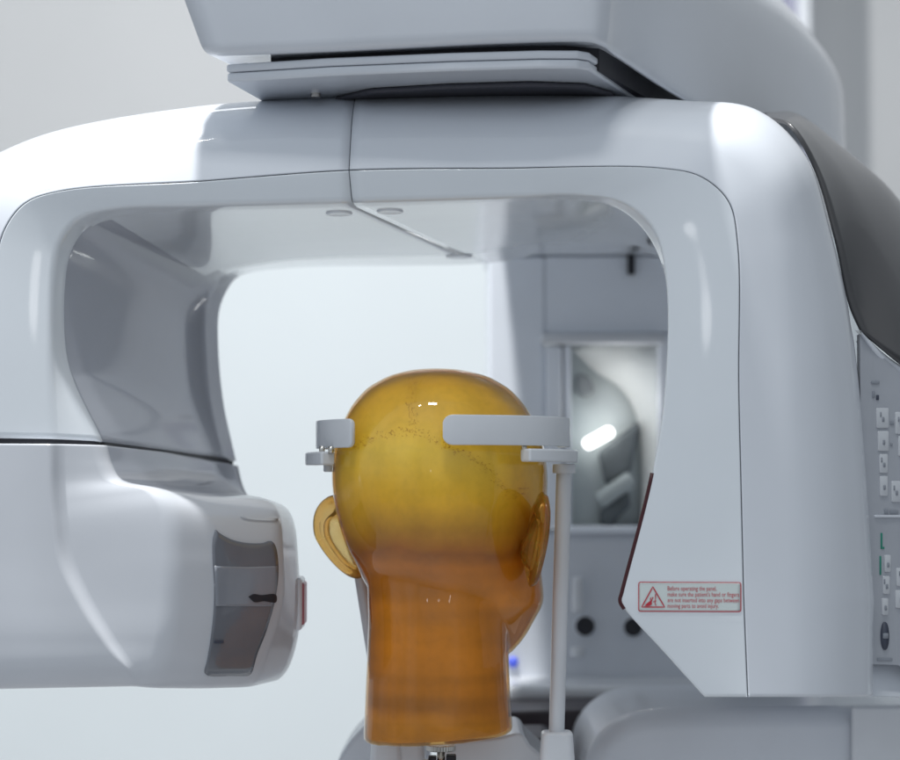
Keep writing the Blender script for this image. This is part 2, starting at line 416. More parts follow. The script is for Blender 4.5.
def patch(name, outline, bv_, m, parent, lift=.0006, N=10, thick=.0, cen=None):
    """closed pixel outline laid on a surface as a thin conforming patch (concentric rings)"""
    n = len(outline); cx = cen[0] if cen else sum(p[0] for p in outline)/n; cy = cen[1] if cen else sum(p[1] for p in outline)/n
    v = []
    for k in range(N+1):
        t = 1-k/N*.999
        for p in outline: v.append(cast(bv_, cx+(p[0]-cx)*t, cy+(p[1]-cy)*t, lift if k else -.001))
        if k == 0:
            for p in outline: v.append(cast(bv_, cx+(p[0]-cx)*.998, cy+(p[1]-cy)*.998, lift))
    rows = N+2
    f = grid_faces(rows, n, True)+[tuple(range((rows-1)*n, rows*n))]
    return mk(name, v, f, m, parent, face_cam=True)
def dense(pts, per=6, closed=True):
    P3 = [Vector((p[0], p[1], 0)) for p in pts]
    out = []
    n = len(P3)
    for i in range(n):
        a, b = P3[i], P3[(i+1) % n]
        for k in range(per): out.append(a.lerp(b, k/per))
    return [(p.x, p.y) for p in out]
def sm(pts, per=6):
    q = [Vector((a, b, 0)) for a, b in pts]; q = q+[q[0]]
    return [(p.x, p.y) for p in cr_points(q, per)[:-1]]
ol = [(215,530),(220,534),(232,540),(247,543),(262,543),(270,541),(274,545),(277,560),(277,580),(273,605),(265,632),(256,655),(251,672),(248,675),(230,675.5),(208,675.5),(204.5,673),(207,660),(211,635),(213.5,610),(214,585),(212.5,560),(212.5,540)]
patch('sensor_window', sm(ol), bvh, M['window'], h, lift=.0012)
patch('reflection_band', dense([(213.5,566),(246,567),(276,566),(275,592),(270,606),(240,606),(214.5,606)]), bvh, mat('window_band', (.24, .255, .29), .22, coat=1, noise=.05), h, lift=.0016)  # paler band painted in for the reflection on the window
patch('latch', sm([(247,596.5),(252,594),(260,595),(274,594.5),(274,602),(262,601),(253,602)]), bvh, M['black'], h, lift=.0022)
patch('mark', dense([(213,640),(222,640),(222,643),(213,643)]), bvh, M['ink'], h, lift=.0020)
patch('painted_glint', sm([(240,517),(258,518.5),(276,518),(277,520.5),(262,521),(244,519)]), bvh, M['key'], h, lift=.0010, N=3)  # highlight on the housing's top edge, painted as a pale strip
# pink button on its far end
bc = P(300, 603, .06)
def rbox(cx, sx, cy, sy, cz, sz): return box(cx-sx, cx+sx, cy-sy, cy+sy, cz-sz, cz+sz)
v, f = rbox(bc.x-.003, .006, .06, .020, bc.z, .0215); mk('button_bezel', v, f, M['bluegrey'], h, bevel=.003)
v, f = rbox(bc.x+.0002, .0045, .06, .016, bc.z, .0175); mk('button', v, f, M['pink'], h, bevel=.002)

# --- warning label on the right arm
bv = bvh_of([crr, fr])
def rr_outline(x0, y0, x1, y1, r, k=4):
    o = []
    for cx, cy, a0 in ((x1-r, y0+r, -90), (x1-r, y1-r, 0), (x0+r, y1-r, 90), (x0+r, y0+r, 180)):
        for i in range(k+1):
            a = R(a0+90*i/k); o.append((cx+r*math.cos(a), cy+r*math.sin(a)))
    return o
sk = lambda x, y: (x, y+(x-638)*.004)
lab = patch('warning_label', [sk(*p) for p in dense(rr_outline(639, 582.6, 740.5, 611, 2), 3)], bv, M['labelw'], g, lift=.0004, N=12)
prop(lab, 'pale warning label with red border, triangle and four lines of text')
def stroke2d(path, wd, lift, m, name, closed=True):
    n = len(path); v = []
    for i in range(n):
        a = Vector(path[i-1] if closed or i else path[i]); b = Vector(path[(i+1) % n] if closed or i < n-1 else path[i])
        t = (b-a).normalized(); nn = Vector((-t.y, t.x))*wd/2; p = Vector(path[i])
        v += [cast(bv, *(p+nn), lift), cast(bv, *(p-nn), lift)]
    f = grid_faces(n, 2)
    if closed: f.append((2*n-2, 2*n-1, 1, 0))
    return mk(name, v, f, m, lab, face_cam=True)
stroke2d([sk(*p) for p in dense(rr_outline(638.6, 582.2, 740.8, 611.2, 2), 3)], .9, .0009, M['red'], 'border')
tri = dense([(652.8, 586.8), (664.6, 607), (641.6, 607)], 8)
stroke2d([sk(*p) for p in tri], 1.2, .0009, M['red'], 'triangle')
def flat2d(polys, m, name, lift=.0009, per=3, parent=None):
    v = []; f = []
    for pl in polys:
        o = len(v); pl = dense(pl, per); v += [cast(bv, *sk(*p), lift) for p in pl]; f.append(tuple(range(o, o+len(pl))))
    return mk(name, v, f, m, parent or lab, smooth=False, face_cam=True)
flat2d([[(644.5,606),(646,604),(648.5,602),(650.5,600.5),(652,598.5),(652.4,600.2),(651.6,602),(652,604),(650.5,605.5),(648,606)],
        [(649.6,599.8),(650.4,597.2),(651.2,597.2),(650.8,599.8)], [(651.6,598.6),(652.8,596.8),(653.6,597.4),(652.6,599.2)],
        [(655,594),(656,594),(656,598),(655.4,599.5),(656.2,601),(655.2,602.5),(656.4,605.5),(655.2,605.5),(654.4,602),(655,600)],
        [(653.2,601.5),(654.2,600.5),(654.2,601.6),(653.4,602.6)]], M['red'], 'hand_symbol')
def text_mesh(txt, x0, y_base, width, hgt, name, m, parent, bv_=None, fitw=True, off=.0, lift=.0009):
    cu = bpy.data.curves.new('t', 'FONT'); cu.body = txt; cu.size = 1; cu.resolution_u = 2; cu.offset = off
    to = bpy.data.objects.new('t', cu); col.objects.link(to)
    dg = bpy.context.evaluated_depsgraph_get(); dg.update()
    me = bpy.data.meshes.new_from_object(to.evaluated_get(dg)); col.objects.unlink(to); bpy.data.objects.remove(to)
    xs = [v.co.x for v in me.vertices]; w0 = min(xs); w1 = max(xs)
    sx = width/(w1-w0); sy = hgt
    V = [cast(bv_ or bv, *sk(x0+(v.co.x-w0)*sx, y_base-v.co.y*sy), lift) for v in me.vertices]
    F = [tuple(p.vertices) for p in me.polygons]
    bpy.data.meshes.remove(me)
    return mk(name, V, F, m, parent, smooth=False, face_cam=True)
for t, yb, wd in (('Before operating the panel,', 590.4, 49), ("make sure the patient's hand or fingers", 596.3, 71.5), ('are not inserted into any gaps between', 602.0, 71.5), ('moving parts to avoid injury.', 607.7, 51)):
    text_mesh(t, 667.5, yb, wd, 6.4, 'text_line', M['red'], lab)

# --- rear housing to the right of the arm: dark shield, white band, keypad
b1 = [P(*p) for p in ((764,116,.02),(793,126,-.02),(818,170,-.02),(838,240,-.02),(852,305,-.02),(863,331,-.02))]
b3 = [P(*p) for p in ((768,112,.12),(795,113,.14),(842,147,.18),(893,192,.18),(935,262,.17),(950,392,.12))]
b2 = [P(*p) for p in ((766,114,.05),(794,118,.04),(832,156,.05),(868,212,.05),(893,285,.03),(905,365,.0))]
b4 = [P(*p) for p in ((740,120,.28),(780,130,.29),(830,165,.30),(880,210,.30),(920,280,.30),(930,390,.28))]
t1, t2, t3, t4 = [cr_points(b, 10) for b in (b1, b2, b3, b4)]
rows = [cr_points([a, b, c, d], 8) for a, b, c, d in zip(t1, t2, t3, t4)]
sh = mk('dark_shield', [p for r in rows for p in r], grid_faces(len(rows), len(rows[0])), M['darkgrey'], g, face_cam=True, solid=.003)
prop(sh, 'dark grey glossy curved shield at the upper right')
# white rim under the shield
ra = cr_points([P(860,331,-.022), P(872,343,-.012), P(888,357,-.002), P(910,372,.01), P(950,396,.03)], 8)
rb = cr_points([P(861,336,-.018), P(873,352,-.012), P(888,367,-.002), P(910,382,.01), P(950,404,.03)], 8)
secs2 = [round_line([a+Vector((0, .02, .002)), a+Vector((0, -.004, 0)), b+Vector((0, -.004, 0)), b+Vector((0, .02, -.003))], [0, .004, .004, 0]) for a, b in zip(ra, rb)]
mk('shield_rim', [p for s in secs2 for p in s], grid_faces(len(secs2), len(secs2[0])), M['white'], g, face_cam=True)
# keypad plane
kp = empty('control_panel', P(880, 660, 0), 'grey keypad panel of small white keys at the right edge, partly behind the gantry arm', 'control panel')
kv = [P(860,334,-.02), P(873,348,-.014), P(900,372,-.002), P(960,402,.03), P(960,690,.03), P(897,665,-.002), P(862,664,-.02)]
bm_kv = kv
mk('film', kv+[p+Vector((0, .012, 0)) for p in kv], [tuple(range(7)), tuple(range(13, 6, -1))]+[(i, (i+1) % 7, (i+1) % 7+7, i+7) for i in range(7)], M['keypad'], kp, smooth=False)
kb = BVHTree.FromPolygons(kv, [(0, 1, 2, 5, 6), (2, 3, 4, 5)])
def kpatch(x0, y0, x1, y1, r, m, name, parent=kp, lift=.0012):
    o = rr_outline(x0, y0, x1, y1, r, 3); n = len(o)
    v = [cast(kb, *p, 0) for p in o]+[cast(kb, *p, lift*.8) for p in o]
    cx = (x0+x1)/2; cy = (y0+y1)/2
    v += [cast(kb, cx+(p[0]-cx)*.93, cy+(p[1]-cy)*.95, lift) for p in o]
    return mk(name, v, grid_faces(3, n, True)+[tuple(range(2*n, 3*n))], m, parent, face_cam=True)
keys = [(876,408,888,428),(877.5,431,888,451),(879,454,887,473),(879.5,476,887,496),(895,412,905,434),(898,436,908,456),(891,481,900,502),
        (884,555,890,572),(882.5,576,889,594),(881.5,598,887.5,615),(896,568,906,586),(895,590,905,608)]
for i, (a, b, c, d) in enumerate(keys):
    k_ = kpatch(a, b, c, d, 1.2, M['key'], 'key')
    cx = (a+c)/2; cy = (b+d)/2
    kpatch(cx-1.0, cy-1, cx+1.2, cy+4, .6, M['ink2'], 'key_mark', k_, .0017)
    if i % 2 == 0: kpatch(cx-3, cy-6, cx-1.8, cy-1, .4, M['ink2'], 'key_mark', k_, .0017)
for (a, b, c, d, m) in ((871,381,879,384,'ink2'),(872,391,874.5,398,'ink2'),(876,395,878.5,400,'ink'),(890,421,893.5,425,'ink2'),(890,443,892,446,'ink2'),
                        (884,509,888,514,'ink2'),(889.5,510,898,514,'ink2'),(880.5,533,882,549,'green'),(882,547,884,549,'green'),(879.5,556,880.8,575,'green'),(877,658,892,661,'ink2')):
    kpatch(a, b, c, d, .3, M[m], 'printed_mark', kp, .0007)
kpatch(874, 515, 902, 517.5, .5, M['white'], 'divider', kp, .0012)
ov = [(884.2+3.8*math.cos(a*math.pi/12), 636+14*math.sin(a*math.pi/12)) for a in range(24)]
v = [cast(kb, *p, .0) for p in ov]+[cast(kb, *p, .0015) for p in ov]; mk('start_button', v, grid_faces(2, 24, True)+[tuple(range(24, 48))], M['ink'], kp)
kpatch(881.7, 633, 887, 638.5, .8, M['ink2'], 'button_mark', kp, .0019)
# white foot below the keypad
v = [P(840,664,-.01), P(900,660,.02), P(960,668,.06), P(960,690,.06), P(905,698,-.0), P(840,697,-.035)]
v2 = [p+Vector((0, .1, 0)) for p in v]
mk('panel_foot', v+v2, [tuple(range(6)), tuple(range(11, 5, -1))]+[(i, (i+1) % 6, (i+1) % 6+6, i+6) for i in range(6)], M['white'], g, bevel=.004)

# ================================================================== OVERHEAD UNIT
ou = empty('overhead_unit', P(400, 60, 0), 'big grey-white wedge-shaped overhead unit above the gantry beam, running off the top', 'overhead unit')
zb = lambda px, py, Y: P(px, py, Y)
cam_z = 1.5
def at_z(px, Y, z):  # x from pixel, fixed height
    q = P(px, 0, Y); return Vector((q.x, Y, z))
zpt = P(400, 60, -.12).z           # plate top height
zpb = zpt-.0125
# body: bottom ring and top ring
def hz(px, py, Y): return P(px, py, Y)
bot = [hz(205,56,-.13), hz(330,51,-.138), hz(470,44,-.142), hz(575,41,-.14), hz(603,46,-.13), hz(622,60,-.09), hz(700,108,.05), hz(790,140,.30), hz(845,152,.52), hz(800,170,.75), hz(560,175,.75), hz(360,130,.20)]
zt = bot[0].z+.16
topz = []
offs = [(-.058,-.01),(-.01,-.012),(0,-.012),(.004,-.012),(.012,-.005),(.014,.0),(.01,.01),(.006,.02),(0,.03),(0,.03),(0,.03),(-.03,.02)]
for p, (dx, dy) in zip(bot, offs): topz.append(Vector((p.x+dx, p.y+dy, zt)))
# the tail slopes down: silhouette falls from (760,0) to (850,110)
topz[6] = P(720,-30,.10); topz[7] = P(800,30,.34); topz[8] = P(842,78,.56); topz[9] = P(800,60,.8)
mid = [b.lerp(t, .5)+Vector((0, -.004, 0)) for b, t in zip(bot, topz)]
n = len(bot)
def ringloop(r, per=6):
    m_ = len(r); out = []
    for i in range(m_):
        p0, p1, p2, p3 = r[i-1], r[i], r[(i+1) % m_], r[(i+2) % m_]
        for k in range(per):
            t = k/per
            out.append(.5*((2*p1)+(p2-p0)*t+(2*p0-5*p1+4*p2-p3)*t*t+(3*p1-p0-3*p2+p3)*t**3) if 2 <= i <= 8 else p1.lerp(p2, t))
    return out
RB, RM, RT = ringloop(bot), ringloop(mid), ringloop(topz)
cb = sum(RB, Vector())/len(RB)
inner = [p.lerp(cb, .06)+Vector((0, 0, .002)) for p in RB]
ctp = sum(RT, Vector())/len(RT)
innert = [p.lerp(ctp, .15)+Vector((0, 0, .03)) for p in RT]
secs3 = [round_line([a, b, c, d, e], [0, .010, .05, .05, 0], 6) for a, b, c, d, e in zip(inner, RB, RM, RT, innert)]
m_ = len(secs3); nv = len(secs3[0])
v = [p for s in secs3 for p in s]
f = [(i*nv+j, i*nv+j+1, ((i+1) % m_)*nv+j+1, ((i+1) % m_)*nv+j) for i in range(m_) for j in range(nv-1)]
f += [tuple(i*nv for i in range(m_)), tuple(i*nv+nv-1 for i in range(m_))]
mk('body', v, f, M['white'], ou)
# recessed black gasket between body and plate
gz = lambda px, py, Y, dz: P(px, py, Y)+Vector((0, 0, dz))
gk = [P(270,54,-.115), P(430,47,-.125), P(565,44,-.125), P(600,50,-.11), P(690,104,.10), P(660,120,.2), P(420,110,.12)]
n = len(gk)
mk('gasket', [p+Vector((0, .008, .006)) for p in gk]+[p+Vector((0, .008, -.014)) for p in gk], [tuple(range(n)), tuple(range(2*n-1, n-1, -1))]+[(i, (i+1) % n, (i+1) % n+n, i+n) for i in range(n)], M['black'], ou, smooth=False)
# plate in two layers
def xz(px, Y): return P(px, 60, Y).x
pl = [(226,-.115),(330,-.128),(450,-.134),(540,-.134),(578,-.130),(590,-.122),(664,.09),(700,.20),(345,.20)]
def slab(name, z0, z1, inset, m, par=ou, hs=0):
    pts = [Vector((xz(a, b), b, 0)) for a, b in pl]; c = sum(pts, Vector())/len(pts)
    pts = [p+(c-p).normalized()*inset for p in pts]
    n = len(pts)
    sl = lambda p, z: Vector((p.x, p.y, z+(p.x-pts[0].x)*SL))
    v = [sl(p, z1) for p in pts]+[sl(p, z0) for p in pts]
    return mk(name, v, [tuple(range(n)), tuple(range(2*n-1, n-1, -1))]+[(i, (i+1) % n, (i+1) % n+n, i+n) for i in range(n)], m, par, bevel=.002, seg=3)
SL = (P(578,50,-.13).z-P(228,64,-.115).z)/(P(578,50,-.13).x-P(228,64,-.115).x)
za = P(228,64,-.115).z
slab('mounting_plate', za-.0062, za, 0, M['white'])
slab('mounting_plate', za-.0135, za-.0066, .0006, M['white'])
br = [Vector((P(x, 60, Y).x, Y, 0)) for x, Y in ((335,-.05),(370,-.078),(450,-.088),(530,-.088),(585,-.075),(612,-.04),(640,.15),(360,.15))]
n = len(br); zz = [za-.0140+(p.x-xz(226, -.115))*SL for p in br]
mk('underside_shade', [Vector((p.x, p.y, z)) for p, z in zip(br, zz)]+[Vector((p.x, p.y, z-.004)) for p, z in zip(br, zz)], [tuple(range(n)), tuple(range(2*n-1, n-1, -1))]+[(i, (i+1) % n, (i+1) % n+n, i+n) for i in range(n)], mat('shade_grey', (.06, .06, .075), .45, noise=.1), ou, bevel=.002)  # dark slab added as the shade on the plate's underside
for px, Y in ((372, -.03), (316, -.06), (600, -.02)):
    c = Vector((P(px, 84, Y).x, Y, za-.0135+(P(px, 84, Y).x-xz(226, -.115))*SL))
    v, f = tube([c+Vector((0, 0, .002)), c+Vector((0, 0, -.003))], .004, 14); mk('bolt', v, f, M['metal'], ou, bevel=.0006)

# ================================================================== COLUMN
CY = .55
cl_ = empty('machine_column', (P(620, 600, CY).x, CY, 0), 'blue-grey machine column behind the right side of the head, with a recessed mirror', 'column')
def fb(name, x0, y0, x1, y1, Y0, Y1, m, par=cl_, bevel=.002, ref=None):
    a = P(x0, y1, ref or Y0); b = P(x1, y0, ref or Y0)
    v, f = box(a.x, b.x, Y0, Y1, a.z, b.z)
    return mk(name, v, f, m, par, bevel=bevel, seg=4, smooth=True)
fb('post', 487, 530, 800, 690, CY, CY+.22, M['ground'], bevel=.014)        # lower body
fb('post', 489, 256.5, 545.2, 529, CY+.002, CY+.22, M['bluegrey'], bevel=.004)
fb('post', 545, 256.5, 800, 333, CY+.004, CY+.22, M['bluegrey'], bevel=.002)
fb('post', 660, 334, 800, 529, CY+.004, CY+.22, M['bluegrey'], bevel=.002)
fb('top_panel', 487, 80, 800, 255, CY, CY+.22, M['bluegrey'], bevel=.010)
fb('slot', 628, 254, 635, 274, CY-.004, CY+.01, M['black'], bevel=.001)
fb('ledge', 541, 333, 665, 344, CY-.012, CY+.02, M['pale'], bevel=.004)
fb('frame_upright', 546, 346, 562, 528, CY-.004, CY+.05, M['bluegrey'], bevel=.003)
fb('frame_upright', 564, 346, 571, 528, CY-.001, CY+.05, M['bluegrey'], bevel=.002)
fb('frame_sill', 562, 526, 664, 534, CY-.006, CY+.05, M['bluegrey'], bevel=.003)
for x, y, r0 in ((585, 626, .0105), (633, 627, .0100)):
    c = P(x, y, CY)
    v, f = tube([c+Vector((0, -.002, 0)), c+Vector((0, .004, 0))], r0*1.12, 24); mk('socket_rim', v, f, M['bluegrey'], cl_, bevel=.001)
    v, f = tube([c+Vector((0, -.005, 0)), c+Vector((0, .004, 0))], r0, 24); mk('socket', v, f, M['black'], cl_, bevel=.001)
c = P(513, 662, CY); v, f = tube([c+Vector((0, -.004, 0)), c+Vector((0, .004, 0))], .0055, 16); mk('blue_indicator', v, f, M['led'], cl_)
c = P(578, 597, CY-.012); v, f = tube([c+Vector((0, 0, .022)), c+Vector((0, 0, -.016))], [.006, .0075], 16); mk('peg', v, f, M['pale'], cl_, bevel=.003)
c = P(578, 652, CY-.012); v, f = tube([c+Vector((0, 0, .006)), c+Vector((0, 0, -.006))], .008, 16); mk('peg', v, f, M['pale'], cl_, bevel=.003)
fb('base_ledge', 505, 686, 810, 706, CY-.10, CY+.1, M['pale'], bevel=.008)
fb('base_ledge', 506, 705, 795, 712, CY-.13, CY+.06, M['ground'], bevel=.004)
# recessed mirror; its reflections are built as solid shapes, one glowing
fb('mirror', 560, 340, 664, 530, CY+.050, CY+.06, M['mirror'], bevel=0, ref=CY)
# bright curved reflection, built as a sheet
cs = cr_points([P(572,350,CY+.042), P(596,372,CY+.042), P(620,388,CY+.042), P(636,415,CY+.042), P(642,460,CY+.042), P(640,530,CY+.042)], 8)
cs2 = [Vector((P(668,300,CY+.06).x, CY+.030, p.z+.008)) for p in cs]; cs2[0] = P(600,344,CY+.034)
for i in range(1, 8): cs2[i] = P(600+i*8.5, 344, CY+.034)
mk('reflected_sheet', [p for a, b in zip(cs, cs2) for p in (a, b)], grid_faces(len(cs), 2), M['mirrorw'], cl_, face_cam=True, solid=.003)
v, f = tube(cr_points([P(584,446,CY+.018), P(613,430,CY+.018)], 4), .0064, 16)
mk('reflected_tube', v, f, M['glow'], cl_, bevel=.0055, seg=6)  # glowing shape for a lit tube reflected in the mirror
rl = bpy.data.lights.new('recess_fill', 'POINT'); rl.energy = .045; rl.shadow_soft_size = .012
ro = bpy.data.objects.new('recess_fill', rl); col.objects.link(ro); ro.location = P(622, 400, CY-.01)  # unseen fill light added to brighten the mirror recess
v, f = tube(cr_points([P(598,502,CY+.022), P(632,478,CY+.022)], 4), .009, 16); mk('reflected_bar', v, f, mat('reflected_bar', (.50, .55, .55), .4, noise=.1), cl_, bevel=.004)
v, f = prism([pxz(*p) for p in ((598,452,CY+.030),(640,420,CY+.030),(632,470,CY+.030),(606,486,CY+.030))], CY+.030, CY+.045); mk('reflected_block', v, f, M['mirrord'], cl_, smooth=False, bevel=.006)
v, f = prism([pxz(*p) for p in ((600,510,CY+.030),(628,488,CY+.030),(632,505,CY+.030),(612,526,CY+.030),(600,526,CY+.030))], CY+.030, CY+.045); mk('reflected_block', v, f, M['mirrord'], cl_, smooth=False, bevel=.006)
v, f = prism([pxz(*p) for p in ((576,372,CY+.030),(590,376,CY+.030),(596,392,CY+.030),(584,398,CY+.030),(576,392,CY+.030))], CY+.030, CY+.045); mk('reflected_block', v, f, mat('mirror_mid', (.25, .27, .28), .5, noise=.1), cl_, smooth=False, bevel=.006)
# dark things high up behind the opening, seen above the top panel line
# ================================================================== PATIENT STAGE
st = empty('patient_stage', P(450, 760, .0), 'white patient support stage below the head, carrying two temple clamps on rods', 'patient support')
# dark blocks put in for the shadow in the gap behind
v, f = prism([pxz(*p) for p in ((500,712,.34),(640,709,.34),(640,790,.34),(500,790,.34))], .34, .5); mk('gap_shade', v, f, M['purple'], st, smooth=False, bevel=.004)
v, f = prism([pxz(*p) for p in ((500,738,.2),(548,738,.2),(556,742,.2),(560,790,.2),(500,790,.2))], .2, .3); mk('gap_shade', v, f, M['purple'], st, smooth=False, bevel=.003)
# right shell: round shouldered
pts = cr_points([Vector((a, b, 0)) for a, b in ((584,775),(590,750),(602,733),(622,718),(650,711),(700,709),(800,708),(990,706))], 5)
ol = [(p.x, p.y) for p in pts]+[(990,800),(584,800)]
v, f = prism([pxz(x, y, .14) for x, y in ol], .14, .36); mk('side_shell', v, f, M['ground'], st, smooth=True, bevel=.022, seg=8)
v, f = prism([pxz(*p) for p in ((841,700,.18),(990,700,.18),(990,800,.18),(841,800,.18))], .13, .137); mk('side_shell', v, f, M['pale'], st, bevel=.008, seg=5)
# left fin
pts = cr_points([Vector((a, b, 0)) for a, b in ((326,790),(340,757),(352,739),(370,722),(395,712),(430,708))], 5)
v, f = prism([pxz(p.x, p.y, .16) for p in pts]+[pxz(430,800,.16)], .16, .26); mk('left_fin', v, f, M['ground'], st, bevel=.008, seg=5)
v, f = prism([pxz(*p) for p in ((390,735,.05),(424,735,.05),(426,800,.05),(394,800,.05))], .05, .12); mk('left_fin', v, f, M['pale'], st, bevel=.006, seg=5)
v, f = prism([pxz(*p) for p in ((444,742,.04),(500,737,.04),(516,733,.04),(524,735,.04),(530,745,.04),(548,760,.04),(548,800,.04),(444,800,.04))], .04, .16); mk('chin_block', v, f, M['pale'], st, bevel=.004, seg=4)
# temple clamps
HC = P(443, 460, 0); RB_ = .1016
def band(a0, a1, name, ztop, h_, rr=.0075, thick=.0035):
    """curved pad round the head: rounded outline bent on a circle"""
    L = RB_*abs(a1-a0); o = rr_outline(0, 0, L, h_, rr, 6)
    N = 40; v = []
    def pt(s, t, r):
        a = a0+(a1-a0)*s/L; return Vector((HC.x+r*math.cos(a), HC.y+r*math.sin(a), ztop-t))
    secs = []
    for i in range(N+1):
        s = L*(.5-.5*math.cos(math.pi*i/N)); s = min(max(s, .0002), L-.0002)
        e = min(s, L-s); ins = rr-math.sqrt(max(rr*rr-(rr-e)**2, 0)) if e < rr else 0
        q = [(ins, RB_), (h_-ins, RB_), (h_-ins, RB_-thick), (ins, RB_-thick)]
        P4 = [pt(s, t, r) for t, r in q]
        P4 = P4[3:]+P4+P4[:1]
        # round edges
        ring = []
        for k in range(4):
            a, p, b = q[k-1], q[k], q[(k+1) % 4]
            A = Vector(pt(s, *a)); Pp = Vector(pt(s, *p)); B = Vector(pt(s, *b))
            ra = min(.001, (A-Pp).length*.4); rb_ = min(.001, (B-Pp).length*.4)
            A = Pp+(A-Pp).normalized()*ra; B = Pp+(B-Pp).normalized()*rb_
            for j in range(4):
                t = j/3; ring.append(A*(1-t)**2+Pp*2*t*(1-t)+B*t*t)
        secs.append(ring)
    n = len(secs[0]); v = [p for s_ in secs for p in s_]
    return mk(name, v, grid_faces(len(secs), n, True)+[tuple(range(n)), tuple(range(N*n, N*n+n))], M['pale'], st)
zr = P(500, 416, -.08).z; zl = P(335, 420, -.05).z
band(R(-90), R(22), 'temple_pad', P(470, 415, -.09).z, .0228)
band(R(-133), R(-205), 'temple_pad', P(345, 419, -.06).z, .0222, rr=.005)
# brackets, collars, rods
def arc_bar(a0, a1, r, ztop, h_, thick, name):
    secs = []
    for i in range(25):
        a = a0+(a1-a0)*i/24
        d = Vector((math.cos(a), math.sin(a), 0)); c = Vector((HC.x, HC.y, ztop))
        q = [c+d*(r+thick), c+d*(r+thick)+Vector((0, 0, -h_)), c+d*(r-thick)+Vector((0, 0, -h_)), c+d*(r-thick)]
        secs.append(q)
    v = [p for s_ in secs for p in s_]
    return mk(name, v, grid_faces(25, 4, True)+[(0, 1, 2, 3), (96, 97, 98, 99)], M['pale'], st, bevel=.0018, seg=4)
arc_bar(R(-52), R(0), .1015, P(530,449,-.06).z, .0100, .006, 'bracket')
arc_bar(R(-148), R(-182), .1040, P(322,452,-.03).z, .0105, .006, 'bracket')
for x, y, Y in ((524, 448, -.075), (322, 449, -.05), (331, 449, -.055)):
    c = P(x, y, Y); v, f = tube([c+Vector((0, 0, .002)), c+Vector((0, 0, -.003))], .0022, 10); mk('pin', v, f, M['metal'], st)
def rod(p0, p1, r, name, m='pale'):
    v, f = tube([p0, p0.lerp(p1, .5), p1], r, 20); return mk(name, v, f, M[m], st, bevel=.001, seg=2)
rod(P(564,464,0), P(564,473.5,0), .0092, 'collar')
rod(P(564,470,0), P(556.5,735,0), .0062, 'rod')
rod(P(331,463,0), P(331,472,0), .0060, 'collar')
rod(P(343,463,.06), P(386,735,.06), .0055, 'rod')
# rod sockets
for (x, y, Y) in ((557, 731, 0), (387, 735, .06)):
    c = P(x, y, Y)
    secs = []
    for z, sx, sy in ((0, .0105, .010), (-.0015, .0122, .012), (-.02, .0135, .013), (-.06, .0145, .014)):
        secs.append([c+Vector((sx*px, sy*py, z)) for px, py in rr_outline(-1, -1, 1, 1, .45, 4)])
    n = len(secs[0]); mk('rod_socket', [p for s_ in secs for p in s_], grid_faces(4, n, True)+[tuple(range(n)), tuple(range(3*n, 4*n))], M['pale'], st, bevel=.0008, seg=3)

# ================================================================== AMBER HEAD
chin = P(443, 655, 0); YAW = R(-31)
OX, OZ = chin.x, chin.z
hd = empty('head_phantom', (OX, 0, P(440, 744, 0).z), 'translucent amber resin head and neck model seen from behind, bald, ears out', 'head model')
def W(x, y, z):
    c, s = math.cos(YAW), math.sin(YAW)
    return Vector((OX+x*c-y*s, x*s+y*c, OZ+z))
prof = [  # z, half width, back, front
 (.2282, .002, -.012, -.004), (.2265, .020, -.030, .016), (.222, .036, -.048, .036), (.212, .0525, -.066, .054), (.198, .064, -.079, .069), (.18, .0725, -.0885, .080),
 (.16, .0775, -.0945, .087), (.14, .0785, -.096, .0905), (.12, .0770, -.0935, .090), (.10, .0735, -.087, .087), (.085, .071, -.079, .086),
 (.07, .0685, -.066, .087), (.055, .068, -.052, .089), (.04, .066, -.036, .089), (.025, .057, -.022, .083), (.012, .048, -.004, .076), (.0, .038, .004, .066), (-.008, .026, .010, .054), (-.012, .010, .022, .044)]
prof = [(z, a, b, f_) for z, a, b, f_ in prof]
def face_bump(u, z):
    """u = angle from straight ahead; extra radius for brow, eye sockets, cheeks, lips, chin"""
    g_ = lambda x, m, s: math.exp(-((x-m)/s)**2)
    b = .004*g_(z, .132, .010)*g_(abs(u), .25, .35)
    b -= .007*g_(z, .113, .010)*g_(abs(u), .38, .20)
    b += .004*g_(z, .085, .016)*g_(abs(u), .65, .30)
    b += .005*g_(z, .046, .007)*g_(u, 0, .28)
    b += .005*g_(z, .036, .005)*g_(u, 0, .24)
    b -= .003*g_(z, .026, .005)*g_(u, 0, .30)
    b += .005*g_(z, .012, .010)*g_(u, 0, .32)
    return b
K = 72
spl = cr_points([Vector((a, b, f_, )) for z, a, b, f_ in prof], 4)
zs = cr_points([Vector((z, 0, 0)) for z, a, b, f_ in prof], 4)
V = []; rings = []
for p, q in zip(spl, zs):
    a, b, f_ = p; z = q.x; cy = (b+f_)/2; hl = (f_-b)/2
    ring = []
    for k in range(K):
        u = 2*math.pi*k/K - math.pi
        cu, su = math.cos(u), math.sin(u)
        e = 2.25
        rr = (abs(cu)**e+abs(su)**e)**(-1/e)
        x = a*su*rr; y = cy+hl*cu*rr
        if z < .16:
            bb = face_bump(u, z); x += su*bb; y += cu*bb
        # widen towards the back of the skull
        if y < 0: x *= 1+.02*math.sin(min(-y/.09, 1)*math.pi)
        ring.append(W(x, y, z))
    rings.append(ring)
v1 = [p for r in rings for p in r]
head_g = (v1, grid_faces(len(rings), K, True)+[tuple(range(K)), tuple(range((len(rings)-1)*K, len(rings)*K))])
neck = []
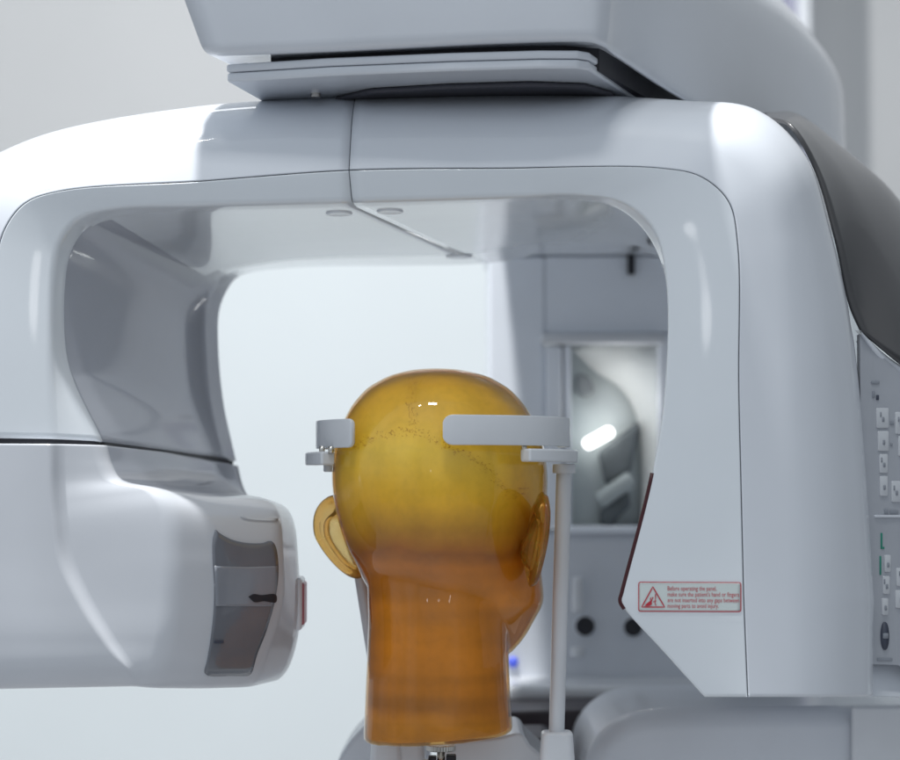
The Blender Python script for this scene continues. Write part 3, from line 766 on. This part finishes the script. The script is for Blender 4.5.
for py, hl_, hr_, dep, cyy in ((530, 66, 64, .050, .0), (565, 73, 66, .052, -.004), (590, 71, 67, .054, -.006), (620, 70, 68, .056, -.006), (650, 71, 69, .057, -.005), (690, 73, 70.5, .059, -.003), (720, 74, 72.5, .060, -.002), (731, 75, 73.5, .061, 0), (735, 75, 73.5, .061, 0), (736.5, 74, 72.5, .060, 0)):
    z = P(439, py, 0).z; ring = []
    for k in range(K):
        a = 2*math.pi*k/K; ca, sa = math.cos(a), math.sin(a)
        e = 2.15; rr = (abs(ca)**e+abs(sa)**e)**(-1/e)
        hw = (hr_ if ca > 0 else hl_)*.0008
        # two faint muscle columns at the nape
        bump_ = -.0022*math.exp(-((a-1.5*math.pi)/.22)**2) if py < 700 else 0
        ring.append(Vector((P(439, 600, 0).x+ca*rr*hw, cyy+sa*rr*(dep+bump_), z+.004*ca*(0 if py < 730 else 1))))
    neck.append(ring)
neck_g = ([p for r in neck for p in r], grid_faces(len(neck), K, True)+[tuple(range(K)), tuple(range((len(neck)-1)*K, len(neck)*K))])
# nose
nv_ = []
for z, wd, fr0 in ((.112, .006, .088), (.10, .007, .094), (.085, .009, .102), (.072, .012, .109), (.064, .0145, .109), (.058, .013, .100), (.054, .010, .088)):
    nv_.append([W(wd*math.cos(t*math.pi/8), .078+(fr0-.078)*max(math.sin(t*math.pi/8), 0)-(.01 if math.sin(t*math.pi/8) < -.1 else 0), z) for t in range(16)])
nose_g = ([p for r in nv_ for p in r], grid_faces(len(nv_), 16, True)+[tuple(range(16)), tuple(range(96, 112))])
vv, ff = join([head_g, neck_g, nose_g])
def remeshed(name, verts, faces, voxel, smooth_it, disp=0):
    me = bpy.data.meshes.new('tmp'); me.from_pydata([tuple(p) for p in verts], [], faces); me.update()
    bm = bmesh.new(); bm.from_mesh(me); bmesh.ops.recalc_face_normals(bm, faces=bm.faces); bm.to_mesh(me); bm.free()
    o = bpy.data.objects.new('tmp', me); col.objects.link(o)
    r = o.modifiers.new('r', 'REMESH'); r.mode = 'VOXEL'; r.voxel_size = voxel; r.use_smooth_shade = True
    s = o.modifiers.new('s', 'SMOOTH'); s.iterations = smooth_it; s.factor = .5
    if disp:
        d = o.modifiers.new('d', 'DISPLACE'); d.strength = disp; d.mid_level = 0
        s = o.modifiers.new('s2', 'SMOOTH'); s.iterations = 8; s.factor = .5
    dg = bpy.context.evaluated_depsgraph_get(); dg.update()
    m2 = bpy.data.meshes.new_from_object(o.evaluated_get(dg))
    V = [v.co.copy() for v in m2.vertices]; F = [tuple(p.vertices) for p in m2.polygons]
    bpy.data.objects.remove(o); bpy.data.meshes.remove(m2)
    return V, F
# resin materials
def resin(name, base, dens, rough=.03, tint=(.93, .62, .16), clear=.72, bump=.2):
    m = bpy.data.materials.new(name); m.use_nodes = True
    n = m.node_tree.nodes; L = m.node_tree.links; n.remove(n['Principled BSDF'])
    tr = n.new('ShaderNodeBsdfTransparent'); tr.inputs[0].default_value = (*base, 1)
    rf = n.new('ShaderNodeBsdfRefraction'); rf.inputs['Color'].default_value = (*base, 1); rf.inputs['IOR'].default_value = 1.38; rf.inputs['Roughness'].default_value = .02
    gl = n.new('ShaderNodeBsdfGlossy'); gl.inputs['Roughness'].default_value = rough; gl.inputs['Color'].default_value = (1, 1, 1, 1)
    fr_ = n.new('ShaderNodeFresnel'); fr_.inputs['IOR'].default_value = 1.45
    m1 = n.new('ShaderNodeMixShader'); m1.inputs[0].default_value = clear; L.new(rf.outputs[0], m1.inputs[1]); L.new(tr.outputs[0], m1.inputs[2])
    m2 = n.new('ShaderNodeMixShader'); ge = n.new('ShaderNodeNewGeometry'); iv = n.new('ShaderNodeMath'); iv.operation = 'SUBTRACT'; iv.inputs[0].default_value = 1; L.new(ge.outputs['Backfacing'], iv.inputs[1])
    mf = n.new('ShaderNodeMath'); mf.operation = 'MULTIPLY'; L.new(fr_.outputs[0], mf.inputs[0]); L.new(iv.outputs[0], mf.inputs[1]); L.new(mf.outputs[0], m2.inputs[0]); L.new(m1.outputs[0], m2.inputs[1]); L.new(gl.outputs[0], m2.inputs[2])
    L.new(m2.outputs[0], n['Material Output'].inputs['Surface'])
    va = n.new('ShaderNodeVolumeAbsorption'); va.inputs['Color'].default_value = (*tint, 1); va.inputs['Density'].default_value = dens
    L.new(va.outputs[0], n['Material Output'].inputs['Volume'])
    t = n.new('ShaderNodeTexCoord'); z = n.new('ShaderNodeTexNoise'); z.inputs['Scale'].default_value = 28; z.inputs['Detail'].default_value = 2
    L.new(t.outputs['Object'], z.inputs['Vector'])
    bp = n.new('ShaderNodeBump'); bp.inputs['Strength'].default_value = bump; bp.inputs['Distance'].default_value = .004
    L.new(z.outputs['Fac'], bp.inputs['Height'])
    for q in (rf, gl, fr_): L.new(bp.outputs[0], q.inputs['Normal'])
    return m
shell_m = resin('amber_resin', (.995, .95, .78), 85, tint=(.96, .71, .18))
V, F = remeshed('h', vv, ff, .0022, 16)
skin_mesh = (V, F)
mk('resin_skin', V, F, shell_m, hd)
V2, F2 = remeshed('h', vv, ff, .0026, 18, disp=-.0024)
# core: bone-coloured above, muscle-coloured below
def core_mat():
    m = bpy.data.materials.new('tissue_core'); m.use_nodes = True
    n = m.node_tree.nodes; L = m.node_tree.links; b = n['Principled BSDF']
    t = n.new('ShaderNodeTexCoord'); s = n.new('ShaderNodeSeparateXYZ'); L.new(t.outputs['Object'], s.inputs[0])
    z0 = P(440, 744, 0).z
    # wobble the border a little
    nz_ = n.new('ShaderNodeTexNoise'); nz_.inputs['Scale'].default_value = 22; nz_.inputs['Detail'].default_value = 4; L.new(t.outputs['Object'], nz_.inputs['Vector'])
    ml = n.new('ShaderNodeMath'); ml.operation = 'MULTIPLY_ADD'; ml.inputs[1].default_value = .022; L.new(nz_.outputs['Fac'], ml.inputs[0]); L.new(s.outputs['Z'], ml.inputs[2])
    r = n.new('ShaderNodeMapRange'); r.inputs['From Min'].default_value = 0; r.inputs['From Max'].default_value = .31
    L.new(ml.outputs[0], r.inputs['Value'])
    c = n.new('ShaderNodeValToRGB'); L.new(r.outputs[0], c.inputs[0]); e = c.color_ramp.elements
    e[0].position = 0; e[0].color = (.55, .25, .035, 1); e[1].position = 1; e[1].color = (.72, .46, .06, 1)
    for p_, k_ in ((.10, (.72, .32, .025, 1)), (.14, (.46, .19, .022, 1)), (.36, (.74, .30, .018, 1)), (.50, (.64, .24, .014, 1)), (.53, (.42, .15, .018, 1)), (.655, (.97, .67, .07, 1)), (.78, (1, .82, .15, 1)), (.88, (.95, .68, .10, 1))):
        x = e.new(p_); x.color = k_
    # vertical streaks and blotches
    mp = n.new('ShaderNodeMapping'); mp.inputs['Scale'].default_value = (38, 38, 12); L.new(t.outputs['Object'], mp.inputs['Vector'])
    n2 = n.new('ShaderNodeTexNoise'); n2.inputs['Scale'].default_value = 1; n2.inputs['Detail'].default_value = 5; L.new(mp.outputs[0], n2.inputs['Vector'])
    r2 = n.new('ShaderNodeMapRange'); r2.inputs['From Min'].default_value = .3; r2.inputs['From Max'].default_value = .7; r2.inputs['To Min'].default_value = .86; r2.inputs['To Max'].default_value = 1.06
    L.new(n2.outputs['Fac'], r2.inputs['Value'])
    n3 = n.new('ShaderNodeTexNoise'); n3.inputs['Scale'].default_value = 160; n3.inputs['Detail'].default_value = 6; L.new(t.outputs['Object'], n3.inputs['Vector'])
    r3 = n.new('ShaderNodeMapRange'); r3.inputs['From Min'].default_value = .3; r3.inputs['From Max'].default_value = .55; r3.inputs['To Min'].default_value = .94; r3.inputs['To Max'].default_value = 1
    L.new(n3.outputs['Fac'], r3.inputs['Value'])
    mm = n.new('ShaderNodeMath'); mm.operation = 'MULTIPLY'; L.new(r2.outputs[0], mm.inputs[0]); L.new(r3.outputs[0], mm.inputs[1])
    v_ = n.new('ShaderNodeVectorMath'); v_.operation = 'SCALE'; L.new(c.outputs[0], v_.inputs[0]); L.new(mm.outputs[0], v_.inputs['Scale'])
    mp2 = n.new('ShaderNodeMapping'); mp2.inputs['Scale'].default_value = (7, 7, 75); L.new(t.outputs['Object'], mp2.inputs['Vector'])
    n4 = n.new('ShaderNodeTexNoise'); n4.inputs['Scale'].default_value = 1; n4.inputs['Detail'].default_value = 0; L.new(mp2.outputs[0], n4.inputs['Vector'])
    r4 = n.new('ShaderNodeMapRange'); r4.inputs['From Min'].default_value = .35; r4.inputs['From Max'].default_value = .65; r4.inputs['To Min'].default_value = .84; r4.inputs['To Max'].default_value = 1.08
    L.new(n4.outputs['Fac'], r4.inputs['Value'])
    r5 = n.new('ShaderNodeMapRange'); r5.inputs['From Min'].default_value = .50; r5.inputs['From Max'].default_value = .60; r5.inputs['To Min'].default_value = 1; r5.inputs['To Max'].default_value = .15; L.new(r.outputs[0], r5.inputs['Value'])
    mx = n.new('ShaderNodeMix'); L.new(r5.outputs[0], mx.inputs['Factor']); mx.inputs['A'].default_value = 1; L.new(r4.outputs[0], mx.inputs['B'])
    v5 = n.new('ShaderNodeVectorMath'); v5.operation = 'SCALE'; L.new(v_.outputs[0], v5.inputs[0]); L.new(mx.outputs['Result'], v5.inputs['Scale'])
    L.new(v5.outputs[0], b.inputs['Base Color']); b.inputs['Roughness'].default_value = .55
    return m
mk('tissue_core', V2, F2, core_mat(), hd)
bc_ = BVHTree.FromPolygons(V2, F2)
sut = mat('suture_brown', (.66, .40, .06), .7, noise=.2)
def wig(path, amp, name):
    pts = cr_points([Vector((a, b, 0)) for a, b in path], 40)
    parts = []; i = 0
    while i < len(pts)-4:
        k = random.randint(2, 4); dx = random.uniform(-amp, amp); dy = random.uniform(-amp, amp)
        if random.random() < .6:
            seg_ = [cast(bc_, p.x+dx+random.uniform(-1, 1), p.y+dy+random.uniform(-1, 1), .0001) for p in pts[i:i+k]]
            rr_ = random.uniform(.00007, .0002); parts.append(tube(seg_, [rr_*random.uniform(.5, 1.1) for _ in seg_], 5))
        i += k-1
    return join(parts)
sp = [((412,376),(413,390),(410,404),(414,420),(411,432)), ((411,432),(396,432),(380,436),(362,442),(350,450)), ((411,432),(430,437),(448,447),(468,456),(486,468),(500,484),(508,496)),
      ((508,496),(520,492),(530,486))]
v, f = join([wig(s_, 4.5, 's') for s_ in sp for _ in range(2)]); mk('suture_lines', v, f, sut, hd)
# ears
ear_m = resin('pale_resin', (.99, .90, .62), 230, .045, (.92, .62, .12), clear=.12, bump=.3)
def solidify_ear():
    n = ear_m.node_tree.nodes; L = ear_m.node_tree.links
    out = n['Material Output']; src = out.inputs['Surface'].links[0].from_socket
    b = n.new('ShaderNodeBsdfPrincipled'); b.inputs['Roughness'].default_value = .06
    b.inputs['Subsurface Weight'].default_value = .7; b.inputs['Subsurface Scale'].default_value = .012
    t = n.new('ShaderNodeTexCoord'); z = n.new('ShaderNodeTexNoise'); z.inputs['Scale'].default_value = 32; z.inputs['Detail'].default_value = 1; L.new(t.outputs['Object'], z.inputs['Vector'])
    c = n.new('ShaderNodeValToRGB'); c.color_ramp.elements[0].position = .35; c.color_ramp.elements[0].color = (.46, .20, .02, 1); c.color_ramp.elements[1].position = .62; c.color_ramp.elements[1].color = (.80, .46, .06, 1)
    L.new(z.outputs['Fac'], c.inputs[0]); L.new(c.outputs[0], b.inputs['Base Color'])
    m_ = n.new('ShaderNodeMixShader'); m_.inputs[0].default_value = .24; L.new(src, m_.inputs[1]); L.new(b.outputs[0], m_.inputs[2]); L.new(m_.outputs[0], out.inputs['Surface'])
solidify_ear()
def ear(side):
    v = []; NR, NA = 14, 40
    # local ear coords: u forward(+)/back(-), w up; out = sideways
    for i in range(NR+1):
        r = i/NR
        for k in range(NA):
            a = 2*math.pi*k/NA
            u = math.cos(a); q = math.sin(a)
            top_w = 1.0 if q > 0 else .70+.30*(1+q)
            eu = u*r*.0215*top_w - .004*q; ew = q*r*.0345
            # bowl in the middle, raised rolled rim, fold inside
            dep = .0075*math.exp(-((r-.88)/.10)**2) - .009*math.exp(-(((u*r+.12)/.40)**2+((q*r+.15)/.38)**2)) + .0075*math.exp(-((r-.60+.08*q)/.075)**2)*(1/(1+math.exp((u-.35)*8))) - .003*math.exp(-(((u*r+.3)/.18)**2+((q*r-.55)/.22)**2))
            flare = (-eu+.016)*.72
            x = side*(.0720+dep+flare*(1 if side < 0 else 1.25)+.004*(ew/.034)); y = -.011+eu*(1 if side < 0 else 1.15)+(0 if side < 0 else .006); z = .093+ew*(1 if side < 0 else 1.08)
            v.append(W(x, y, z))
    fr0 = list(v); out_ = (W(side, 0, 0)-W(0, 0, 0)).normalized()
    n0 = len(v)
    for i in range(NR+1):
        r = i/NR
        for k in range(NA):
            a = 2*math.pi*k/NA; u = math.cos(a); q = math.sin(a)
            th = .0038+.0050*math.exp(-((r-.86)/.12)**2)+.0016*math.exp(-((r-.45)/.10)**2)
            if r > .97: th = .0016
            v.append(fr0[i*NA+k]-out_*th)
    f = [(i*NA+k, i*NA+(k+1) % NA, (i+1)*NA+(k+1) % NA, (i+1)*NA+k) for i in range(NR) for k in range(NA)]
    f += [tuple(n0+x for x in reversed(q)) for q in f]
    f += [(NR*NA+k, NR*NA+(k+1) % NA, n0+NR*NA+(k+1) % NA, n0+NR*NA+k) for k in range(NA)]
    o = mk('ear', v, f, ear_m, hd)
    ss = o.modifiers.new('ss', 'SUBSURF'); ss.levels = 1; ss.render_levels = 1
    return o
ear(-1); ear(1)
# mounting screw under the neck
c = P(441, 744, 0)
sw = empty('thumb_screw', c+Vector((0, 0, -.03)), 'small knurled metal thumb screw directly beneath the amber neck', 'screw')
NA = 64; secs = []
for z, r in ((-.001, .009), (-.0012, .0118), (-.0048, .0118), (-.0055, .010)):
    secs.append([c+Vector(((r*(1 if k % 2 else .93))*math.cos(2*math.pi*k/NA), (r*(1 if k % 2 else .93))*math.sin(2*math.pi*k/NA), z)) for k in range(NA)])
mk('knurled_head', [p for s_ in secs for p in s_], grid_faces(4, NA, True)+[tuple(range(NA)), tuple(range(3*NA, 4*NA))], M['metal'], sw, smooth=False)
v, f = tube([c+Vector((0, 0, -.0055)), c+Vector((0, 0, -.03))], .0032, 16); mk('shaft', v, f, M['metal'], sw)
v, f = join([box(c.x-.010, c.x-.0035, -.006, .006, c.z-.022, c.z-.0095), box(c.x+.004, c.x+.012, -.006, .006, c.z-.022, c.z-.0085)]); mk('jaws', v, f, M['black'], sw, bevel=.001)
v, f = tube([c+Vector((-.0105, -.004, -.022)), c+Vector((-.0105, -.004, -.012))], .0045, 14); mk('brass_stud', v, f, M['brass'], sw, bevel=.001)
v, f = tube([c+Vector((.0105, -.006, -.024)), c+Vector((.0105, -.006, -.014))], .0045, 14); mk('brass_stud', v, f, M['brass'], sw, bevel=.001)
